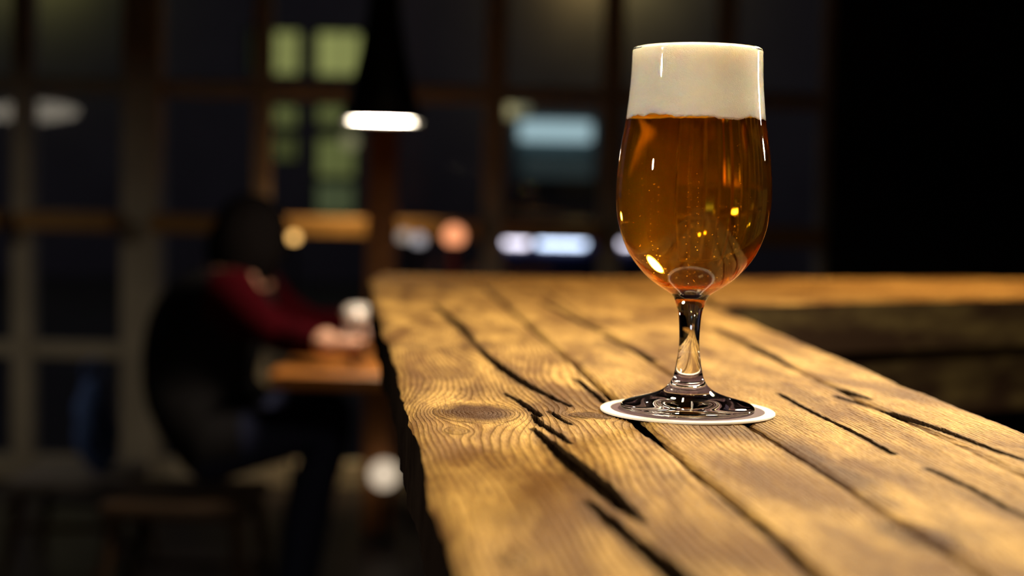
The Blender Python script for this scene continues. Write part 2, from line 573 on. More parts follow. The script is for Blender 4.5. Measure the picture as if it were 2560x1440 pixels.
def joint(k):
    y = rows
    wob = .0016 * fbm(y * 9 + k * 5.1, y * 0 + k, 3) * 2
    wid = .0012 + .0030 * np.clip(fbm(y * 6 + k * 3.3, y * 0 + 2.2 * k, 2) + .25, 0, 1)
    if k in (0, 4): wob = wob * 1.8 + .0025 * fbm(y * 40 + k, y * 0, 2); wid = wid * 0
    if k == 2: wid = wid * .12
    if k == 3: wid = wid * .35
    if k == 1:
        wid = wid + .0022 * np.exp(-((y - .735) / .03) ** 2)
    return lx(y) + (rx(y) - lx(y)) * JOINTS[k] + wob, wid / 2


for k in range(4):
    (xa, wa), (xb, wb) = joint(k), joint(k + 1)
    a, b = xa + wa, xb - wb
    nc = int(np.mean(b - a) / .0006)
    tt = np.linspace(0, 1, nc)
    # denser at both borders
    X = a[:, None] + (b - a)[:, None] * tt[None, :]
    Y = np.repeat(rows[:, None], nc, 1)
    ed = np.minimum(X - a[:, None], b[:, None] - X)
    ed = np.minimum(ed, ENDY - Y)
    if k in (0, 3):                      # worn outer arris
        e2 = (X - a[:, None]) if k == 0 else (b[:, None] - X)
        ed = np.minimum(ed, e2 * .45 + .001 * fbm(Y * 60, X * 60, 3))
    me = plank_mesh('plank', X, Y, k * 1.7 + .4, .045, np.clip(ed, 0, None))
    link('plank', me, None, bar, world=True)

# boards under the planks: side board, front board and legs frame
me_bm = bmesh.new()


def slab(pts, z0, z1, bev=.003):
    bm = bmesh.new()
    lo = [bm.verts.new((p[0], p[1], z0)) for p in pts]
    hi = [bm.verts.new((p[0], p[1], z1)) for p in pts]
    n = len(pts)
    bm.faces.new(lo[::-1]); bm.faces.new(hi)
    for i in range(n):
        bm.faces.new((lo[i], lo[(i + 1) % n], hi[(i + 1) % n], hi[i]))
    if bev:
        bmesh.ops.bevel(bm, geom=list(bm.edges), offset=bev, segments=1, affect='EDGES')
    return bm


for sy in (.35, 1.0, 1.62):
    bmo('bracket_leg', slab([(lx(sy) + .13, sy), (rx(sy) - .06, sy), (rx(sy) - .06, sy + .05), (lx(sy) + .13, sy + .05)], .0, BAR - .046), M_dwood, bar, world=True)

# ------------------------------------------------------------------ the counter that crosses at the far end
fa, fb = onz(1830, 757), onz(2560, 742)
ba, bb = onz(935, 690), onz(2560, 698)
dirx = (fb - fa).normalized()
XR = 1.55
cross = thing('back_counter', 'wooden counter crossing behind the beer glass, running off to the right', 'bar counter', (.7, 2.1, 0))
# right wing front edge runs from the bar's right side to beyond the frame
slope = (fb.y - fa.y) / (fb.x - fa.x)
slopeb = (bb.y - ba.y) / (bb.x - ba.x)
fy = lambda x: fa.y + slope * (x - fa.x)
by = lambda x: ba.y + slopeb * (x - ba.x)
XB = rx(1.60) + .009
cols = np.concatenate([np.linspace(lx(ENDY), XB - .001, 160), np.linspace(XB, XR, 420)])
fr0 = np.array([max(float(fy(x)), 1.62) if x >= XB - 1e-6 else ENDY + .006 for x in cols])
bk0 = np.array([float(by(x)) for x in cols])
bk0 = np.maximum(bk0, fr0 + .2)
t = NT('mottled_board')
no = t.n('TexNoise', {'Vector': t.n('Mapping', {'Vector': t.n('TexCoord').outputs['Object'], 'Scale': (5, 5, 14)}), 'Scale': 1.3, 'Detail': 5.0, 'Roughness': .65})
M_mott = t.done(t.n('BsdfPrincipled', {'Base Color': t.mix(t.rng(no.outputs[0], .45, .72), (.060, .032, .018), (.26, .19, .07)), 'Roughness': .6, 'Specular IOR Level': .3}))
NB = 3
for k in range(NB):
    a = fr0 + (bk0 - fr0) * k / NB + (.002 if k else 0)
    b = fr0 + (bk0 - fr0) * (k + 1) / NB - .002
    nr = 60
    tt = np.linspace(0, 1, nr)
    Yg = a[None, :] + (b - a)[None, :] * tt[:, None]
    Xg = np.repeat(cols[None, :], nr, 0)
    ed = np.minimum(Yg - a[None, :], b[None, :] - Yg)
    # the grain of these planks runs across, so the field is evaluated with the axes swapped
    ks, ss, cs = KNOTS, STAINS, CRACKS
    KNOTS, STAINS, CRACKS = [(0.31 * j - .1, .8 + .2 * j, .02, .05, .4) for j in range(4)], [], []
    me = plank_mesh('plank', Xg, Yg, 5 + k, .062, np.clip(ed, 0, None), 0.0, .6, side=M_mott)
    rg, tn, ck, hh = wood(Yg.copy(), Xg.copy(), 9.0 + k, -.1, .6)
    n = Xg.size
    for nm, arr in (('ring', rg), ('tone', tn)):
        buf = np.zeros(len(me.vertices), np.float32)
        me.attributes[nm].data.foreach_get('value', buf)
        buf[:n] = arr.ravel()
        me.attributes[nm].data.foreach_set('value', buf)
    buf = np.zeros(len(me.vertices) * 3, np.float32)
    me.attributes['pc'].data.foreach_get('vector', buf)
    buf = buf.reshape(-1, 3)[:, [1, 0, 2]]
    me.attributes['pc'].data.foreach_set('vector', np.ascontiguousarray(buf).ravel())
    KNOTS, STAINS, CRACKS = ks, ss, cs
    link('plank', me, None, cross, world=True)

x0, x1 = rx(1.7) + .05, XR
bmo('apron_board', slab([(x0, fy(x0) + .02), (x1, fy(x1) + .02), (x1, fy(x1) + .045), (x0, fy(x0) + .045)], BAR - .15, BAR - .063), M_mott, cross, world=True)
bmo('lower_panel', slab([(x0, fy(x0) + .10), (x1, fy(x1) + .10), (x1, fy(x1) + .125), (x0, fy(x0) + .125)], .05, BAR - .10), M_black, cross, world=True)
bmo('plinth', slab([(x0, fy(x0) + .13), (x1, fy(x1) + .13), (x1, fy(x1) + .35), (x0, fy(x0) + .35)], 0, .07), M_black, cross, world=True)
# ------------------------------------------------------------------ coaster
cz0 = BAR + .0003
GX, GY = GL.x, GL.y
coa = thing('coaster', 'round white cardboard coaster with a mauve centre under the glass foot', 'coaster', (GX, GY, cz0))
M_card = plain('white_card', (.86, .80, .70), .8, .04, 300, .2)
M_mauve = plain('mauve_print', (.085, .040, .055), .7, .12, 400, .3)
CR = .0470
bmo('card', lathe(bmesh.new(), [(0, 0), (CR - .0003, 0), (CR, .0003), (CR, .0010), (CR - .0003, .0013), (0, .0013)], 96), M_card, coa)
bmo('print', lathe(bmesh.new(), [(0, .00130), (CR * .882, .00130), (CR * .882, .00136), (0, .00136)], 96), M_mauve, coa)

# ------------------------------------------------------------------ the beer glass
gz = cz0 + .0014
beer = thing('beer_glass', 'stemmed tulip beer glass of amber beer with thick white foam head', 'beer glass', (GX, GY, gz))
# silhouette measured in pixels: (half width, row)
SIL = [(161.0, 127), (162.5, 134), (163.0, 160), (165.5, 215), (173.5, 300), (184.5, 371), (191.5, 438), (193.5, 495), (188.5, 549), (177.0, 593),
       (157, 638), (131.5, 673), (106, 699), (82, 717), (60, 731), (47, 740), (38, 756), (31, 779), (27.8, 800), (25.8, 829), (25.3, 858), (27.6, 888),
       (32.5, 919), (37.5, 942), (44, 957), (53, 969), (70, 981), (98, 992), (130, 1001), (152, 1007), (163, 1012.5), (167.5, 1018), (167, 1022), (160, 1024.5)]
H0 = 1025.0


def axis_pt(y):
    p = at(1718 + (H0 - y) * 20 / 900., y, GY)
    return p.z, (p - CAM).dot(FWD)


zb0 = axis_pt(H0)[0]
yz = lambda py: axis_pt(py)[0] - zb0
prof = [(r * axis_pt(y)[1] / F, yz(y)) for r, y in SIL][::-1]        # from the foot upwards


def spline(pts, n):
    """Catmull-Rom through the points, n per span"""
    P = [np.array(p) for p in pts]
    P = [2 * P[0] - P[1]] + P + [2 * P[-1] - P[-2]]
    out = []
    for i in range(1, len(P) - 2):
        for j in range(n):
            t_ = j / n
            a, b, c, d = P[i - 1], P[i], P[i + 1], P[i + 2]
            out.append(.5 * (2 * b + (c - a) * t_ + (2 * a - 5 * b + 4 * c - d) * t_ ** 2 + (3 * b - a - 3 * c + d) * t_ ** 3))
    out.append(P[-2])
    return out


outer = spline(prof, 6)
zr = np.array([p[1] for p in outer]); rr = np.array([p[0] for p in outer])
for _ in range(2):
    rr[1:-1] = (rr[:-2] + 2 * rr[1:-1] + rr[2:]) / 4
    zr[1:-1] = (zr[:-2] + 2 * zr[1:-1] + zr[2:]) / 4
RIMZ = zr[-1]
rad_at = lambda z: float(np.interp(z, zr, rr))
WALL = .0016
FOAMZ = yz(303)
BEERB = yz(713)              # inside bottom of the bowl
NSEG = 144


def revolve(name, pr, mat, parent, n=NSEG):
    """open surface of revolution with exact smooth normals (outward for a profile listed upwards on the outside)"""
    pr = np.array(pr)
    d = np.gradient(pr, axis=0)
    me = bpy.data.meshes.new(name)
    vs, fs, ns = [], [], []
    R = len(pr)
    for i in range(R):
        tx, tz = d[i] / (np.hypot(*d[i]) + 1e-12)
        for k in range(n):
            a = 2 * math.pi * k / n
            vs.append((pr[i][0] * math.cos(a), pr[i][0] * math.sin(a), pr[i][1]))
            ns.append((tz * math.cos(a), tz * math.sin(a), -tx))
    for i in range(R - 1):
        for k in range(n):
            fs.append((i * n + k, i * n + (k + 1) % n, (i + 1) * n + (k + 1) % n, (i + 1) * n + k))
    me.from_pydata(vs, [], fs)
    me.polygons.foreach_set('use_smooth', [True] * len(me.polygons))
    me.normals_split_custom_set_from_vertices(ns)
    return link(name, me, mat, parent)


t = NT('clear_glass')
M_glass = t.done(t.n('BsdfGlass', {'Color': (.985, .99, .985), 'Roughness': 0.0, 'IOR': 1.5}))

zst = yz(738); zft = yz(957)
P = np.stack([rr, zr], 1)
foot_p = [(0.0004, .0010), (.012, .0008), (.026, .0004), (rr[0] - .0015, 0.0)] + [tuple(p) for p in P if p[1] <= zft + 1e-9]
foot_p = [p for p in foot_p]
stem_p = [tuple(p) for p in P if zft - 1e-9 <= p[1] <= zst]
bowl_o = [tuple(p) for p in P if p[1] >= zst]
# make neighbours meet
i_f = int(np.searchsorted(zr, zft)); i_s = int(np.searchsorted(zr, zst))
foot_p = [(0.0004, .0010), (.010, .0009), (.020, .0006), (.028, .0002), (rr[0] - .0012, 0.0)] + [tuple(p) for p in P[:i_f + 1]]
stem_p = [tuple(p) for p in P[i_f:i_s + 1]]
bowl_o = [tuple(p) for p in P[i_s:]]
rt = rr[-1]
lip = [(rt - .0002, RIMZ + .0004), (rt - .0008, RIMZ + .0007), (rt - .0014, RIMZ + .0004), (rt - WALL, RIMZ - .0001)]
inn = [(rad_at(z) - WALL, z) for z in np.linspace(RIMZ - .0006, RIMZ - .006, 8)]
revolve('bowl', bowl_o + lip + inn, M_glass, beer)
revolve('stem', stem_p, M_glass, beer)
revolve('foot', foot_p, M_glass, beer)

# beer: its wall is the glass-liquid interface
t = NT('amber_beer')
gb = t.n('BsdfRefraction', {'Color': (1, 1, 1), 'Roughness': 0.17, 'IOR': 1.345 / 1.5})
va = t.n('VolumeAbsorption', {'Color': (.985, .79, .0), 'Density': 60.0})
vs_ = t.n('VolumeScatter', {'Color': (1, .68, .2), 'Density': .95, 'Anisotropy': .74})
M_beer = t.done(gb, t.n('AddShader', {0: va.outputs[0], 1: vs_.outputs[0]}))
ztop = FOAMZ + .004
zi = np.linspace(BEERB + .0010, ztop, 90)
inner_r = lambda z: rad_at(z) - WALL - .0040 * float(np.clip((BEERB + .016 - z) / .016, 0, 1)) ** 1.5
prf = [(0, BEERB - .0002), (.004, BEERB - .00015), (.008, BEERB + .0001), (inner_r(zi[0]) * .80, BEERB + .0003), (inner_r(zi[0]) * .94, BEERB + .0006)] + [(inner_r(z), z) for z in zi] + [(inner_r(ztop) * .5, ztop), (0, ztop)]
liq = bmo('beer', lathe(bmesh.new(), prf, NSEG), M_beer, beer, smooth=True)

# foam head with a scalloped lower border
t = NT('beer_foam')
tc = t.n('TexCoord').outputs['Object']
vo = t.n('TexVoronoi', {'Vector': tc, 'Scale': 1900.0})
vo2 = t.n('TexNoise', {'Vector': tc, 'Scale': 900.0, 'Detail': 3.0})
bpf = t.n('Bump', {'Strength': .35, 'Distance': .0005, 'Height': t.math('ADD', t.math('MULTIPLY', vo.outputs['Distance'], -1.0), vo2.outputs[0])})
pf = t.n('BsdfPrincipled', {'Base Color': (.93, .87, .76), 'Roughness': .85, 'Specular IOR Level': .1, 'Subsurface Weight': .75, 'Subsurface Radius': (1.0, .75, .45), 'Subsurface Scale': .008, 'Normal': bpf})
M_foam = t.done(pf)
nseg = 360
rows_f = list(np.linspace(0, 1, 26))
me = bpy.data.meshes.new('foam')
vs, fs = [], []
ang = np.arange(nseg) * 2 * math.pi / nseg
low = np.zeros(nseg)
ca, sa = np.cos(ang), np.sin(ang)
low = .0065 * fbm(ca * 2.6 + 4, sa * 2.6 + 4, 4) + .0007 * np.abs(np.sin(ang * 95)) * (.5 + fbm(ca * 20, sa * 20, 2)) + .0005 * fbm(ca * 40, sa * 40, 2)
topz = RIMZ - .0010
for i, f in enumerate(rows_f):
    for k in range(nseg):
        z = (FOAMZ + low[k]) * (1 - f) + topz * f
        r = rad_at(z) - WALL + .00012
        vs.append((r * ca[k], r * sa[k], z))
for i in range(len(rows_f) - 1):
    for k in range(nseg):
        fs.append((i * nseg + k, i * nseg + (k + 1) % nseg, (i + 1) * nseg + (k + 1) % nseg, (i + 1) * nseg + k))
base_n = len(vs)
for i, (f, dz) in enumerate(((.96, .0010), (.8, .0020), (.5, .0026), (.2, .0028))):
    for k in range(nseg):
        r = (rad_at(topz) - WALL) * f
        vs.append((r * ca[k], r * sa[k], topz + dz * .6 + .0008 * fbm(np.array([r * ca[k] * 300]), np.array([r * sa[k] * 300]), 2)[0]))
prev = (len(rows_f) - 1) * nseg
for i in range(4):
    cur = base_n + i * nseg
    for k in range(nseg):
        fs.append((prev + k, prev + (k + 1) % nseg, cur + (k + 1) % nseg, cur + k))
    prev = cur
fs.append(tuple(prev + k for k in range(nseg)))
# under side, a little domed
b2 = len(vs)
for k in range(nseg):
    r = (rad_at(FOAMZ) - WALL) * .93
    vs.append((r * ca[k], r * sa[k], FOAMZ + .0010 + low[k] * .4))
for k in range(nseg):
    fs.append((k, b2 + k, b2 + (k + 1) % nseg, (k + 1) % nseg))
fs.append(tuple(b2 + k for k in range(nseg))[::-1])
me.from_pydata(vs, [], fs)
link('foam', me, M_foam, beer, smooth=True)

# strings of rising bubbles
t = NT('bubble')
M_bub = t.done(t.n('BsdfGlass', {'Color': (1, 1, 1), 'Roughness': 0.05, 'IOR': 1 / 1.345}))
bm = bmesh.new()
rb = random.Random(3)
for cx in range(11):
    a = rb.uniform(0, 6.28); r0 = rb.uniform(.003, .012)
    x, y = r0 * math.cos(a), r0 * math.sin(a)
    z = BEERB + .006
    gap = rb.uniform(.0022, .005)
    top = FOAMZ - rb.uniform(.01, .05)
    spread = rb.uniform(1, 2.1)
    while z < top:
        f = (z - BEERB) / .08
        k = 1 + spread * min(f * 2.5, .8)
        r = rb.uniform(.00018, .00034)
        bmesh.ops.create_icosphere(bm, subdivisions=1, radius=r, matrix=Matrix.Translation((x * k + rb.gauss(0, .0002), y * k, z)))
        z += gap * rb.uniform(.6, 1.6)
for j in range(40):
    z = rb.uniform(BEERB + .01, FOAMZ - .01)
    a = rb.uniform(0, 6.28); r_ = (rad_at(z) - WALL - .0008) * rb.uniform(.5, 1)
    bmesh.ops.create_icosphere(bm, subdivisions=1, radius=rb.uniform(.0002, .0004), matrix=Matrix.Translation((r_ * math.cos(a), r_ * math.sin(a), z)))
tag(bmo('bubbles', bm, M_bub, liq, smooth=True), kind='stuff')

# ------------------------------------------------------------------ pendant lamp over the pub table
LY = 3.36
lc = at(955, 300, LY)
lr = 98 / F * LY
pend = thing('pendant_lamp', 'black cone pendant lamp with glowing white underside over the drinker\'s table', 'lamp', (lc.x, lc.y, lc.z))
M_diff = emit('lamp_diffuser', (1.0, .84, .62), 85.0)
bmo('diffuser', lathe(bmesh.new(), [(0, .0), (lr * .97, .0), (lr * .97, .006), (0, .006)], 48), M_diff, pend)
bmo('shade', lathe(bmesh.new(), [(lr * .975, -.004), (lr + .004, -.004), (lr * .86, .05), (lr * .60, .15), (lr * .42, .25), (.035, .33), (0, .335), (0, .33), (.03, .325), (lr * .40, .245), (lr * .57, .147), (lr * .83, .048), (lr * .975, .002)], 48), M_black, pend, smooth=True)
bmo('cord', tube(bmesh.new(), [(0, 0, .32), (0, 0, CEIL - lc.z)], .006), M_black, pend)
bmo('ceiling_rose', lathe(bmesh.new(), [(0, CEIL - lc.z - .03), (.03, CEIL - lc.z - .03), (.045, CEIL - lc.z), (0, CEIL - lc.z)], 24), M_black, pend)
# ------------------------------------------------------------------ pub table and drinks
TZ = .75
te = onz(760, 935, TZ)
ty0, ty1 = te.y, 4.76
tx0 = onz(668, 935, TZ).x
tx1 = tx0 + .78
ptab = thing('pub_table', 'orange-brown wooden pub table under the pendant lamp', 'table', ((tx0 + tx1) / 2, (ty0 + ty1) / 2, 0))
for k in range(4):
    y0 = ty0 + (ty1 - ty0) * k / 4
    bmo('plank', box(bmesh.new(), (tx0, y0 + .0015, TZ - .035), (tx1, y0 + (ty1 - ty0) / 4 - .0015, TZ), .004), M_tableW, ptab, world=True)
pcx, pcy = (tx0 + tx1) / 2, (ty0 + ty1) / 2 + .05
bmo('pedestal', tube(bmesh.new(), [(pcx, pcy, .03), (pcx, pcy, .1), (pcx, pcy, TZ - .06), (pcx, pcy, TZ - .035)], [.06, .04, .04, .12], 20), M_black, ptab, world=True)
bmo('foot_plate', tube(bmesh.new(), [(pcx, pcy, 0), (pcx, pcy, .02), (pcx, pcy, .035)], [.22, .22, .05], 28), M_black, ptab, world=True)

tg = onz(893, 897, TZ)
tum = thing('drink_glass', 'tall pale drink in the seated person\'s hand on the pub table', 'glass', (tg.x, tg.y, TZ))
t = NT('thin_glass')
M_thin = t.done(t.n('MixShader', {0: .05, 1: t.n('BsdfTransparent', {0: (.97, .97, .97)}).outputs[0], 2: t.n('BsdfGlossy', {0: (1, 1, 1), 1: .04}).outputs[0]}))
M_milk = plain('pale_drink', (.85, .60, .55), .5, .05, 40)
M_wfoam = plain('white_froth', (.95, .88, .82), .8, .05, 80)
bmo('glass', lathe(bmesh.new(), [(0, 0), (.026, 0), (.030, .06), (.033, .135), (.0315, .135), (.0285, .06), (.0245, .008), (0, .008)], 32), M_thin, tum, smooth=True)
bmo('drink', lathe(bmesh.new(), [(0, .0085), (.024, .0085), (.0280, .06), (.0295, .085), (0, .085)], 32), M_milk, tum, smooth=True)
bmo('froth', lathe(bmesh.new(), [(0, .0852), (.0296, .0852), (.0310, .128), (.02, .133), (0, .134)], 32), M_wfoam, tum, smooth=True)

# ------------------------------------------------------------------ seated person
M_skin = plain('skin', (.62, .33, .22), .55, .08, 30)
M_red = plain('dark_red_sleeve', (.032, .0012, .003), .95, .15, 60, .03)
M_vest = plain('black_vest', (.010, .009, .010), .9, .2, 40, .1)
M_jean = plain('dark_jeans', (.014, .018, .055), .85, .2, 60)
M_shoe = plain('dark_shoe', (.014, .012, .012), .5, .2, 40)
M_hair = plain('black_hair', (.005, .004, .004), 1.0, .3, 90, .0)


def skin_mesh(verts, edges, root=0, lev=2):
    me = bpy.data.meshes.new('skel')
    me.from_pydata([v[:3] for v in verts], edges, [])
    o = bpy.data.objects.new('skel', me)
    C.objects.link(o)
    o.modifiers.new('s', 'SKIN')
    sv = me.skin_vertices[0].data
    for i, v in enumerate(verts):
        r = v[3] if isinstance(v[3], tuple) else (v[3], v[3])
        sv[i].radius = r
        sv[i].use_root = (i == root)
    o.modifiers[0].use_smooth_shade = True
    sub = o.modifiers.new('u', 'SUBSURF')
    sub.levels = lev; sub.render_levels = lev
    dg = bpy.context.evaluated_depsgraph_get()
    out = bpy.data.meshes.new_from_object(o.evaluated_get(dg))
    bpy.data.objects.remove(o)
    return out


def hand(wrist, direc, palm_n, curl, side):
    """five curled fingers on a palm, as skinned chains: list of (verts, edges)"""
    d = Vector(direc).normalized()
    n = Vector(palm_n).normalized()
    n = (n - d * n.dot(d)).normalized()
    s_ = d.cross(n) * side
    wv = Vector(wrist)
    out = []
    # palm
    out.append(([(*wv, .024), (*(wv + d * .04), (.034, .016)), (*(wv + d * .085), (.036, .013))], [(0, 1), (1, 2)]))
    for k, (off, ln) in enumerate(((-.027, .072), (-.009, .082), (.009, .077), (.027, .060))):
        p = wv + d * .075 + s_ * off
        vs = [(*p, .0095)]
        ang = 0.25
        for j, q in enumerate((.42, .33, .25)):
            ang += curl * (.6 + .2 * j)
            dv = d * math.cos(ang) + n * math.sin(ang)
            p = p + dv * ln * q
            vs.append((*p, .0088 - .0012 * j))
        out.append((vs, [(0, 1), (1, 2), (2, 3)]))
    p = wv + d * .030 - s_ * .020
    vs = [(*p, .012)]
    for j, (q, mixn) in enumerate(((.035, .35), (.030, .8), (.024, 1.1))):
        dv = (d * .75 - s_ * (.7 - .35 * j) + n * mixn).normalized()
        p = p + dv * q
        vs.append((*p, .0105 - .0014 * j))
    out.append((vs, [(0, 1), (1, 2), (2, 3)]))
    return out


HB = at(470, 1150, 3.72)
hip = Vector((HB.x, 3.72, .53))
sh = at(585, 705, 3.66)
neck = at(588, 684, 3.70)
hd = at(622, 622, 3.72)
elb = at(722, 862, 3.66) + Vector((0, 0, .025))
wri = onz(838, 862, TZ + .060)
chest = at(520, 800, 3.74)
mid = at(480, 960, 3.74)
knee = at(850, 1030, 3.82)
per = thing('person', 'person in black vest and red sleeves hunched at the pub table holding a drink', 'person', (hip.x, hip.y, 0))
V, E = [], []


def add(v, r, par=None):
    V.append((*v, r)); i = len(V) - 1
    if par is not None: E.append((par, i))
    return i


i_hip = add(hip, (.165, .150))
i_mid = add(mid, (.160, .150), i_hip)
i_ch = add(chest, (.165, .160), i_mid)
i_up = add((sh.x - .03, 3.73, sh.z - .03), (.120, .13), i_ch)
i_nk = add(neck + Vector((.0, .02, 0)), .062, i_up)
i_h0 = add(hd + Vector((-.02, 0, -.05)), .060, i_nk)
arms = []
for sgn in (-1, 1):
    s0 = add((sh.x + .01, 3.73 + sgn * .17, sh.z - .015), .072, i_up)
    ez = elb if sgn < 0 else Vector((elb.x + .02, 4.02, elb.z - .01))
    ez = Vector((ez.x, 3.60 if sgn < 0 else 3.98, ez.z))
    wz = wri if sgn < 0 else Vector((wri.x - .02, 4.02, TZ + .065))
    m1 = add((Vector(V[s0][:3]) * .5 + ez * .5) + Vector((-.012, 0, -.012)), .055, s0)
    e0 = add(ez, .050, m1)
    f0 = add(ez * .55 + wz * .45, .044, e0)
    w0 = add(wz, .030, f0)
    arms.append((ez, wz))
for sgn in (-1, 1):
    h0 = add(hip + Vector((.06, sgn * .10, -.01)), .098, i_hip)
    kn = knee + Vector((-.01, sgn * .13, -.02 if sgn < 0 else .0))
    th = add(hip * .5 + kn * .5 + Vector((.02, sgn * .05, .0)), .082, h0)
    k0 = add(kn, .062, th)
    cf = add(kn + Vector((-.06, 0, -.20)), .056, k0)
    an = add((kn.x - .10, kn.y, .10), .042, cf)
    hl = add((kn.x - .09, kn.y, .05), .045, an)
    to = add((kn.x + .09, kn.y, .036), .036, hl)
body = skin_mesh(V, E)
bmb = bmesh.new()
bmb.from_mesh(body)
for gi, (ez, wz) in enumerate(arms):
    dr = (wz - ez)
    tgt = Vector((tg.x, tg.y, TZ + .07)) - wz if gi == 0 else Vector((1, -.1, -.1))
    for vs, es in hand(wz, (tgt.normalized() * .6 + dr.normalized() * .4) if gi == 0 else tgt, (0, 1, 0) if gi == 0 else (0, -.2, -1), .95 if gi == 0 else .25, 1):
        bmb.from_mesh(skin_mesh(vs, es, 0, 1))
# head: shaped sphere with brow, nose, mouth, chin, ears, turned to the right
hb = bmesh.new()
bmesh.ops.create_uvsphere(hb, u_segments=36, v_segments=26, radius=1)
for v in hb.verts:
    x, y, z = v.co
    f = max(0, x)
    jaw = max(0, -z)
    sx = .100 - .012 * jaw * (x < 0) * 2
    v.co = Vector((x * sx + .012 * jaw * f, y * (.076 - .022 * jaw ** 1.5), z * .122))
    g = lambda cy, cz, s1, s2: math.exp(-((y - cy) / s1) ** 2 - ((z - cz) / s2) ** 2) * (x > .3)
    v.co.x += .026 * g(0, -.14, .13, .16) + .010 * g(0, .03, .10, .14)            # nose
    v.co.x += .007 * g(0, .22, .55, .10)                                          # brow
    v.co.x -= .010 * (g(.36, .07, .16, .10) + g(-.36, .07, .16, .10))             # eye sockets
    v.co.x += .006 * g(0, -.42, .28, .07) - .004 * g(0, -.49, .28, .03)           # lips
    v.co.x += .012 * g(0, -.80, .35, .16)                                         # chin
for sgn in (-1, 1):
    bmesh.ops.create_uvsphere(hb, u_segments=12, v_segments=8, radius=1, matrix=Matrix.Translation((-.008, sgn * .077, -.004)) @ Matrix.Rotation(sgn * .3, 4, 'Z') @ Matrix.Diagonal((.018, .008, .031, 1)))
    bmesh.ops.create_uvsphere(hb, u_segments=12, v_segments=8, radius=.0115, matrix=Matrix.Translation((.083, sgn * .031, .008)))
HM = Matrix.Translation(hd) @ Matrix.Rotation(math.radians(62), 4, 'Z') @ Matrix.Rotation(math.radians(26), 4, 'Y')
bmesh.ops.transform(hb, matrix=HM, verts=hb.verts)
hme = bpy.data.meshes.new('h')
hb.to_mesh(hme); hb.free()
bmb.from_mesh(hme)
# clothing by region
for f in bmb.faces:
    f.smooth = True
    c = f.calc_center_median()
    mi = 2
    if c.z < .13: mi = 4
    elif c.z < hip.z - .02 or (c.x > hip.x + .17 and c.z < .70 and c.z < knee.z + .09): mi = 3
    elif (c - hd).length < .128: mi = 0
    else:
        for ez, wz in arms:
            s0 = Vector((sh.x + .01, 3.73 + (-.17 if ez.y < 3.75 else .17), sh.z - .015))
            for a_, b_ in ((s0 + (ez - s0) * .12, ez), (ez, wz)):
                ab = b_ - a_
                tt_ = max(0, min(1, (c - a_).dot(ab) / ab.length_squared))
                if (c - (a_ + ab * tt_)).length < .085 and abs(c.y - 3.73) > .08:
                    mi = 1
            if (c - wz).length < .05 or (c - wz).dot(wz - ez) > .0 and (c - wz).length < .2: mi = 0
    f.material_index = mi
bme = bpy.data.meshes.new('body')
bmb.to_mesh(bme); bmb.free()
link('body', bme, [M_skin, M_red, M_vest, M_jean, M_shoe], per, world=True)
# hair cap
hb = bmesh.new()
bmesh.ops.create_uvsphere(hb, u_segments=36, v_segments=26, radius=1)
kill = [v for v in hb.verts if (v.co.x > .52 and v.co.z < .50 + .2 * abs(v.co.y)) or v.co.z < -.92 or (v.co.x > .40 and v.co.z < -.15)]
bmesh.ops.delete(hb, geom=kill, context='VERTS')
for v in hb.verts:
    n_ = 1 + .05 * math.sin(v.co.y * 23 + v.co.z * 9)
    v.co = Vector((v.co.x * .112 * n_ - .004, v.co.y * .090 * n_, v.co.z * .134 * n_ + .004))
bmesh.ops.solidify(hb, geom=list(hb.faces), thickness=.008)
bmesh.ops.transform(hb, matrix=HM, verts=hb.verts)
bmo('hair', hb, M_hair, per, smooth=True, world=True)

# stool under the person
def stool(name, label, x, y, sz, seatmat, legmat, w=.36, group=None, rz=0):
    t_ = thing(name, label, 'stool', (x, y, 0), rz, group)
    bmo('seat', box(bmesh.new(), (-w / 2, -w / 2, sz - .04), (w / 2, w / 2, sz), .012, 2), seatmat, t_)
    for sx in (-1, 1):
        for sy in (-1, 1):
            bmo('leg', tube(bmesh.new(), [(sx * (w / 2 - .03), sy * (w / 2 - .03), sz - .04), (sx * (w / 2 + .01), sy * (w / 2 + .01), 0)], [.018, .013], 8), legmat, t_)
    for k, zz in enumerate((.16, .22)):
        for sg in (-1, 1):
            q = w / 2 + .002
            a_, b_ = ((-q, sg * q, zz), (q, sg * q, zz)) if k == 0 else ((sg * q, -q, zz), (sg * q, q, zz))
            bmo('rung', tube(bmesh.new(), [a_, b_], .011, 8), legmat, t_)
    return t_


stool('wooden_stool', 'dark wooden stool under the seated person', hip.x, hip.y, hip.z - .135, M_dwood, M_dwood)
# pale stool with the blue bag at the left
sp = at(165, 1225, 4.3)
M_pale = plain('pale_stool_wood', (.30, .27, .26), .5, .1, 12)
stool('pale_stool', 'pale stool by the left window carrying a blue bag', sp.x, sp.y + .16, sp.z + .03, M_pale, M_dwood, .34)
bagp = at(232, 1200, sp.y + .12)
M_blue = plain('blue_cloth', (.15, .27, .70), .85, .2, 30)
bag = thing('cloth_bag', 'slouching blue cloth bag on the pale stool at left', 'bag', (bagp.x, sp.y + .14, sp.z + .0305))
bm = bmesh.new()
bmesh.ops.create_uvsphere(bm, u_segments=28, v_segments=20, radius=1)
for v in bm.verts:
    z = (v.co.z + 1) / 2
    wv_ = 1 + .08 * math.sin(v.co.x * 9 + v.co.z * 7) * (abs(v.co.z) < .95)
    v.co = Vector((v.co.x * (.075 - .020 * z) * wv_ + .02 * (1 - z) - .01 * z, v.co.y * (.08 - .03 * z) * wv_, z * .285 if z > .05 else z * .05))
bmo('sack', bm, M_blue, bag, smooth=True)
bmo('strap', tube(bmesh.new(), [(-.03, 0, .26), (-.035, 0, .32), (0, 0, .345), (.025, 0, .32), (.015, 0, .265)], .007, 8), M_blue, bag, smooth=True)

